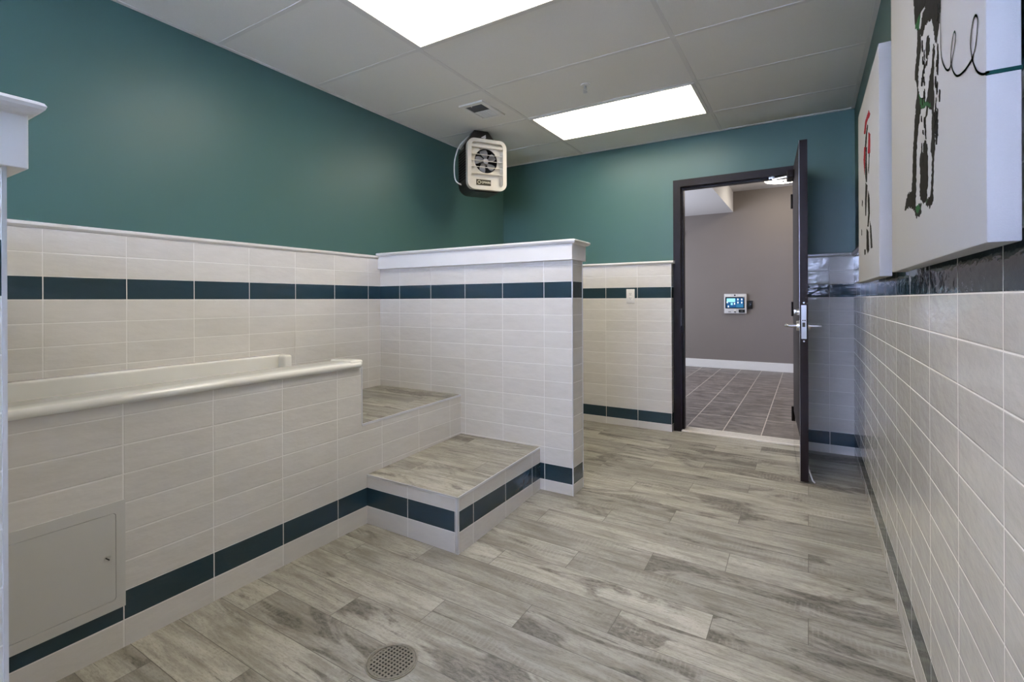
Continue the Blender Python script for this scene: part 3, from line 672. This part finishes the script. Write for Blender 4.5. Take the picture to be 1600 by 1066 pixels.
for k in range(5):
    bm = B(); a0 = 2*PI*k/5 + 0.35; n_r, n_a = 6, 6; grid = []
    for i in range(n_r+1):
        r = 0.024 + 0.066*i/n_r; row = []
        for j in range(n_a+1):
            wd = (0.36 + 0.22*math.sin(PI*min(1, 0.15+i/n_r*0.8))) ; a = a0 + (j/n_a-0.5)*2*wd*0.78 + 0.25*i/n_r
            row.append(bm.verts.new((cxh+r*math.cos(a), 0.044+0.012*(j/n_a-0.5), cz+r*math.sin(a))))
        grid.append(row)
    for i in range(n_r):
        for j in range(n_a): bm.faces.new((grid[i][j], grid[i+1][j], grid[i+1][j+1], grid[i][j+1]))
    bmesh.ops.solidify(bm, geom=bm.faces[:], thickness=0.0015)
    LH('fan_blade', bm, M['fan_grey'], fan, smooth=True)
for z in (0.078, 0.028, -0.022, -0.074):
    LH('louvre', prism(B(), [(0.002, z), (0.010, z+0.004), (0.026, z+0.006), (0.026, z+0.003), (0.010, z), (0.003, z-0.003)], 'x', -0.134, 0.134), M['almond'])
LH('top_louvre', prism(B(), [(0.004, 0.152), (0.024, 0.166), (0.026, 0.163), (0.008, 0.132), (0.004, 0.134)], 'x', -0.134, 0.134), M['almond'])
LH('side_baffle', prism(B(), [(0.134, 0.008), (0.134, 0.028), (0.120, 0.028)], 'z', -0.16, 0.165), M['almond'])
bd = LH('badge', box(B(), -0.085, 0.040, 0.026, 0.032, -0.163, -0.117, 0.001, 1), M['badge'])
mt = Matrix.Translation((-0.002, 0.0258, -0.140)) @ Matrix.Rotation(PI/2, 4, 'X')
text_mesh('QMARK', 0.023, 0.0004, M['badge_text'], 'badge_lettering', bd, mt)
LH('badge_emblem', ring_prism(B(), [(-0.062+0.014*math.cos(a*PI/12), -0.140+0.014*math.sin(a*PI/12)) for a in range(24)], [(-0.062+0.011*math.cos(a*PI/12), -0.140+0.011*math.sin(a*PI/12)) for a in range(24)], 'y', 0.0254, 0.0262), M['badge_text'], bd)
# hanging bracket
outl = [(-0.176, 0.120), (-0.176, 0.155), (-0.085, 0.288), (0.030, 0.288), (0.125, 0.185), (0.125, 0.120)]
bm = B(); prism(bm, outl, 'y', 0.070, 0.075)
brk = LH('hanging_bracket', bm, M['brown'])
LH('bracket_hole', prism(B(), [(-0.030, 0.235), (0.012, 0.262), (0.014, 0.236), (0.004, 0.228)], 'y', 0.0685, 0.0690), M['ceil_rail'], brk)
LH('mounting_flange', box(B(), -0.085, 0.030, 0.070, 0.20, 0.284, 0.2895), M['brown'])
LH('side_strap', prism(B(), [(-0.165, 0.150), (-0.168, 0.150), (-0.088, 0.288), (-0.085, 0.288)], 'y', 0.070, 0.200), M['brown'], brk)
LH('side_strap', prism(B(), [(0.118, 0.185), (0.121, 0.185), (0.033, 0.288), (0.030, 0.288)], 'y', 0.070, 0.200), M['brown'], brk)
bm = B(); tube(bm, [(-0.075, 0.135, 0.288), (-0.125, 0.150, 0.240), (-0.185, 0.175, 0.170), (-0.215, 0.190, 0.060), (-0.218, 0.195, -0.040), (-0.205, 0.190, -0.110), (-0.160, 0.180, -0.140)], 0.0055, 10)
LH('power_cable', bm, M['plastic_white'], smooth=True)

# ------------------------------------------------------------------ canvas paintings on the right wall
XF, XK = 0.2208, 0.2585
def jag(poly, amp, n_sub=5):
    out = []
    for i, p in enumerate(poly):
        q = poly[(i+1) % len(poly)]; L = math.hypot(q[0]-p[0], q[1]-p[1]); k = max(1, min(n_sub*3, int(L/0.005)))
        for s in range(k):
            t_ = s/k; x = p[0]+(q[0]-p[0])*t_; y = p[1]+(q[1]-p[1])*t_; a = amp*random.uniform(-1, 1) if s else 0
            if L > 1e-6: x += -(q[1]-p[1])/L*a; y += (q[0]-p[0])/L*a
            out.append((x, y))
    return out
def paint(name, polys, mat, parent, amp, depth=0.0006):
    bm = B()
    for i, pl in enumerate(polys): prism(bm, jag(pl, amp), 'x', XF-depth-0.00003*i, XF+0.0002)
    return obj(name, bm, mat, parent)
def ribbon(bm, pts, w, x0):
    P = []
    n = len(pts); V = [Vector((p[0], p[1])) for p in pts]
    for i in range(n-1):
        p0, p1, p2, p3 = V[max(0, i-1)], V[i], V[i+1], V[min(n-1, i+2)]
        for k in range(6):
            t_ = k/6; P.append(0.5*((2*p1)+(p2-p0)*t_+(2*p0-5*p1+4*p2-p3)*t_*t_+(3*p1-p0-3*p2+p3)*t_**3))
    P.append(V[-1]); prev = None
    for i, p in enumerate(P):
        d = (P[min(i+1, len(P)-1)]-P[max(0, i-1)]).normalized(); nn = Vector((-d.y, d.x))*w/2
        a = bm.verts.new((x0, p.x+nn.x, p.y+nn.y)); b_ = bm.verts.new((x0, p.x-nn.x, p.y-nn.y))
        if prev: bm.faces.new((prev[0], a, b_, prev[1]))
        prev = (a, b_)
    bmesh.ops.solidify(bm, geom=bm.faces[:], thickness=0.0004)
def canvas(y0, y1, z0, z1, label):
    t = thing('canvas_painting', label, 'painting', (XK, (y0+y1)/2, z0))
    obj('stretched_canvas', box(B(), XF, XK, y0, y1, z0, z1, 0.0025, 2), M['canvas'], t, smooth=True)
    obj('hanging_cleat', box(B(), XK-0.001, XRP, (y0+y1)/2-0.15, (y0+y1)/2+0.15, z1-0.12, z1-0.08), M['steel'], t)
    return t
BIG_DARK = [[(1.432, 1.82), (1.236, 1.716), (1.242, 1.705), (1.239, 1.689), (1.252, 1.675), (1.263, 1.654), (1.274, 1.634), (1.29, 1.648), (1.298, 1.671), (1.311, 1.692), (1.328, 1.71), (1.358, 1.722), (1.383, 1.724), (1.403, 1.722), (1.416, 1.715), (1.434, 1.721), (1.439, 1.739), (1.425, 1.76), (1.406, 1.764), (1.382, 1.76), (1.402, 1.78)], [(1.47, 1.757), (1.439, 1.739), (1.435, 1.696), (1.452, 1.676), (1.467, 1.655), (1.47, 1.622), (1.485, 1.628), (1.509, 1.654), (1.508, 1.671), (1.488, 1.697), (1.477, 1.721)], [(1.349, 1.687), (1.34, 1.673), (1.341, 1.656), (1.35, 1.644), (1.367, 1.644), (1.381, 1.655), (1.383, 1.669), (1.378, 1.682), (1.364, 1.691)], [(1.307, 1.648), (1.292, 1.639), (1.3, 1.608), (1.305, 1.581), (1.301, 1.55), (1.304, 1.521), (1.302, 1.475), (1.321, 1.481), (1.324, 1.523), (1.35, 1.534), (1.384, 1.551), (1.364, 1.562), (1.351, 1.583), (1.337, 1.598), (1.322, 1.607), (1.315, 1.624)], [(1.357, 1.642), (1.366, 1.633), (1.398, 1.63), (1.418, 1.627), (1.405, 1.638), (1.381, 1.642)], [(1.473, 1.629), (1.457, 1.595), (1.406, 1.559), (1.416, 1.554), (1.438, 1.561), (1.455, 1.539), (1.47, 1.525), (1.512, 1.538), (1.496, 1.563), (1.501, 1.588), (1.483, 1.604)], [(1.35, 1.539), (1.365, 1.529), (1.388, 1.518), (1.401, 1.522), (1.381, 1.534), (1.372, 1.544)], [(1.507, 1.567), (1.455, 1.55), (1.483, 1.504), (1.496, 1.452), (1.501, 1.397), (1.506, 1.357), (1.503, 1.334), (1.554, 1.35), (1.564, 1.382), (1.545, 1.425), (1.536, 1.481), (1.518, 1.533)], [(1.57, 1.395), (1.613, 1.397), (1.636, 1.385), (1.661, 1.363), (1.597, 1.362), (1.543, 1.352)], [(1.512, 1.336), (1.499, 1.319), (1.44, 1.321), (1.44, 1.346), (1.464, 1.345)], [(1.393, 1.476), (1.369, 1.455), (1.366, 1.421), (1.362, 1.387), (1.376, 1.356), (1.376, 1.34), (1.418, 1.342), (1.445, 1.354), (1.454, 1.374), (1.444, 1.404), (1.452, 1.442), (1.433, 1.465), (1.416, 1.45)], [(1.318, 1.506), (1.306, 1.503), (1.297, 1.474), (1.295, 1.436), (1.305, 1.416), (1.309, 1.382), (1.317, 1.345), (1.314, 1.328), (1.342, 1.32), (1.385, 1.33), (1.384, 1.337), (1.341, 1.343), (1.325, 1.379), (1.32, 1.42), (1.335, 1.436), (1.324, 1.459)]]
BIG_GREEN = [[(1.495, 1.854), (1.432, 1.82), (1.432, 1.804), (1.438, 1.78), (1.457, 1.749), (1.501, 1.771), (1.486, 1.804)], [(1.461, 1.599), (1.387, 1.557), (1.332, 1.538), (1.326, 1.526), (1.387, 1.549), (1.427, 1.555)], [(1.376, 1.34), (1.337, 1.343), (1.325, 1.332), (1.352, 1.326), (1.384, 1.337)], [(1.512, 1.345), (1.464, 1.346), (1.44, 1.334), (1.483, 1.328)]]
SMALL_RED = [[(2.764, 1.885), (2.706, 1.922), (2.553, 1.923), (2.498, 1.888), (2.53, 1.888), (2.628, 1.898), (2.698, 1.866)], [(2.566, 1.833), (2.501, 1.809), (2.504, 1.731), (2.599, 1.752), (2.578, 1.79)], [(2.752, 1.82), (2.692, 1.804), (2.713, 1.738), (2.745, 1.691), (2.786, 1.767)]]
SMALL_DARK = [[(2.614, 1.881), (2.584, 1.867), (2.625, 1.845), (2.658, 1.802), (2.702, 1.778), (2.722, 1.819), (2.677, 1.86)], [(2.68, 1.801), (2.635, 1.789), (2.649, 1.734), (2.628, 1.678), (2.641, 1.64), (2.687, 1.644), (2.721, 1.698), (2.694, 1.757)], [(2.559, 1.769), (2.508, 1.755), (2.541, 1.708), (2.564, 1.658), (2.595, 1.676), (2.561, 1.719)], [(2.699, 1.646), (2.62, 1.619), (2.656, 1.562), (2.682, 1.496), (2.717, 1.501), (2.726, 1.574)], [(2.588, 1.59), (2.537, 1.552), (2.529, 1.485), (2.584, 1.436), (2.627, 1.442), (2.592, 1.494), (2.611, 1.554)], [(2.667, 1.435), (2.585, 1.414), (2.561, 1.333), (2.616, 1.323), (2.671, 1.348)], [(2.53, 1.452), (2.481, 1.423), (2.458, 1.378), (2.436, 1.333), (2.495, 1.334), (2.513, 1.384)], [(2.773, 1.354), (2.712, 1.346), (2.713, 1.328), (2.762, 1.327)], [(2.865, 1.598), (2.833, 1.586), (2.853, 1.564), (2.88, 1.575)], [(2.912, 1.465), (2.885, 1.455), (2.887, 1.43), (2.914, 1.436)]]
LEASH = [(1.234, 1.71), (1.235, 1.694), (1.238, 1.656), (1.236, 1.61), (1.227, 1.583), (1.205, 1.56), (1.184, 1.546), (1.165, 1.544), (1.152, 1.551), (1.135, 1.565), (1.126, 1.582), (1.132, 1.593), (1.143, 1.59), (1.154, 1.574), (1.16, 1.555), (1.15, 1.535), (1.12, 1.511), (1.078, 1.501), (1.043, 1.5), (1.023, 1.503), (1.007, 1.515), (0.999, 1.533), (0.998, 1.551), (1.009, 1.56), (1.022, 1.557), (1.032, 1.543), (1.035, 1.525), (1.026, 1.501), (1.005, 1.475), (0.975, 1.457), (0.947, 1.449), (0.943, 1.447)]

c1 = canvas(0.963, 1.900, 1.208, 2.062, 'nearest white canvas, painted with a shaggy black and white dog on a green leash')
BIG_DARK += [[(1.24, 1.76), (1.50, 1.78), (1.52, 1.86), (1.47, 1.93), (1.40, 1.955), (1.32, 1.94), (1.25, 1.90), (1.21, 1.83)]]
for k in range(46):     # tufts of fur round the muzzle and chest
    z_ = random.uniform(1.44, 1.72); q_ = random.choice((1.262, 1.285, 1.395, 1.415)) + random.uniform(-0.015, 0.015); l_ = random.uniform(0.012, 0.034)
    BIG_DARK.append([(q_, z_), (q_+0.0035, z_-l_*0.5), (q_+random.uniform(-0.006, 0.006), z_-l_), (q_-0.0025, z_-l_*0.5)])
paint('painted_dog', BIG_DARK, M['ink'], c1, 0.0045)
for pl in BIG_GREEN: paint('green_shading', [pl], M['green_ink'], c1, 0.003, 0.0009)
bm = B(); ribbon(bm, LEASH, 0.0038, XF-0.0012); obj('painted_leash', bm, M['green_ink'], c1)
obj('painted_leash', box(B(), XF-0.0004, XK, 0.9622, 0.9632, 1.4500, 1.4560), M['teal_ink'], c1)
c2 = canvas(2.215, 3.060, 1.208, 2.055, 'farther white canvas near the corner, painted with a small dog in black and red')
for pl in SMALL_DARK: paint('brush_stroke', [pl], M['ink'], c2, 0.003)
for pl in SMALL_RED: paint('red_brush_stroke', [pl], M['red_ink'], c2, 0.003, 0.0009)
for o in bpy.data.objects:
    if 'local' in o: del o['local']
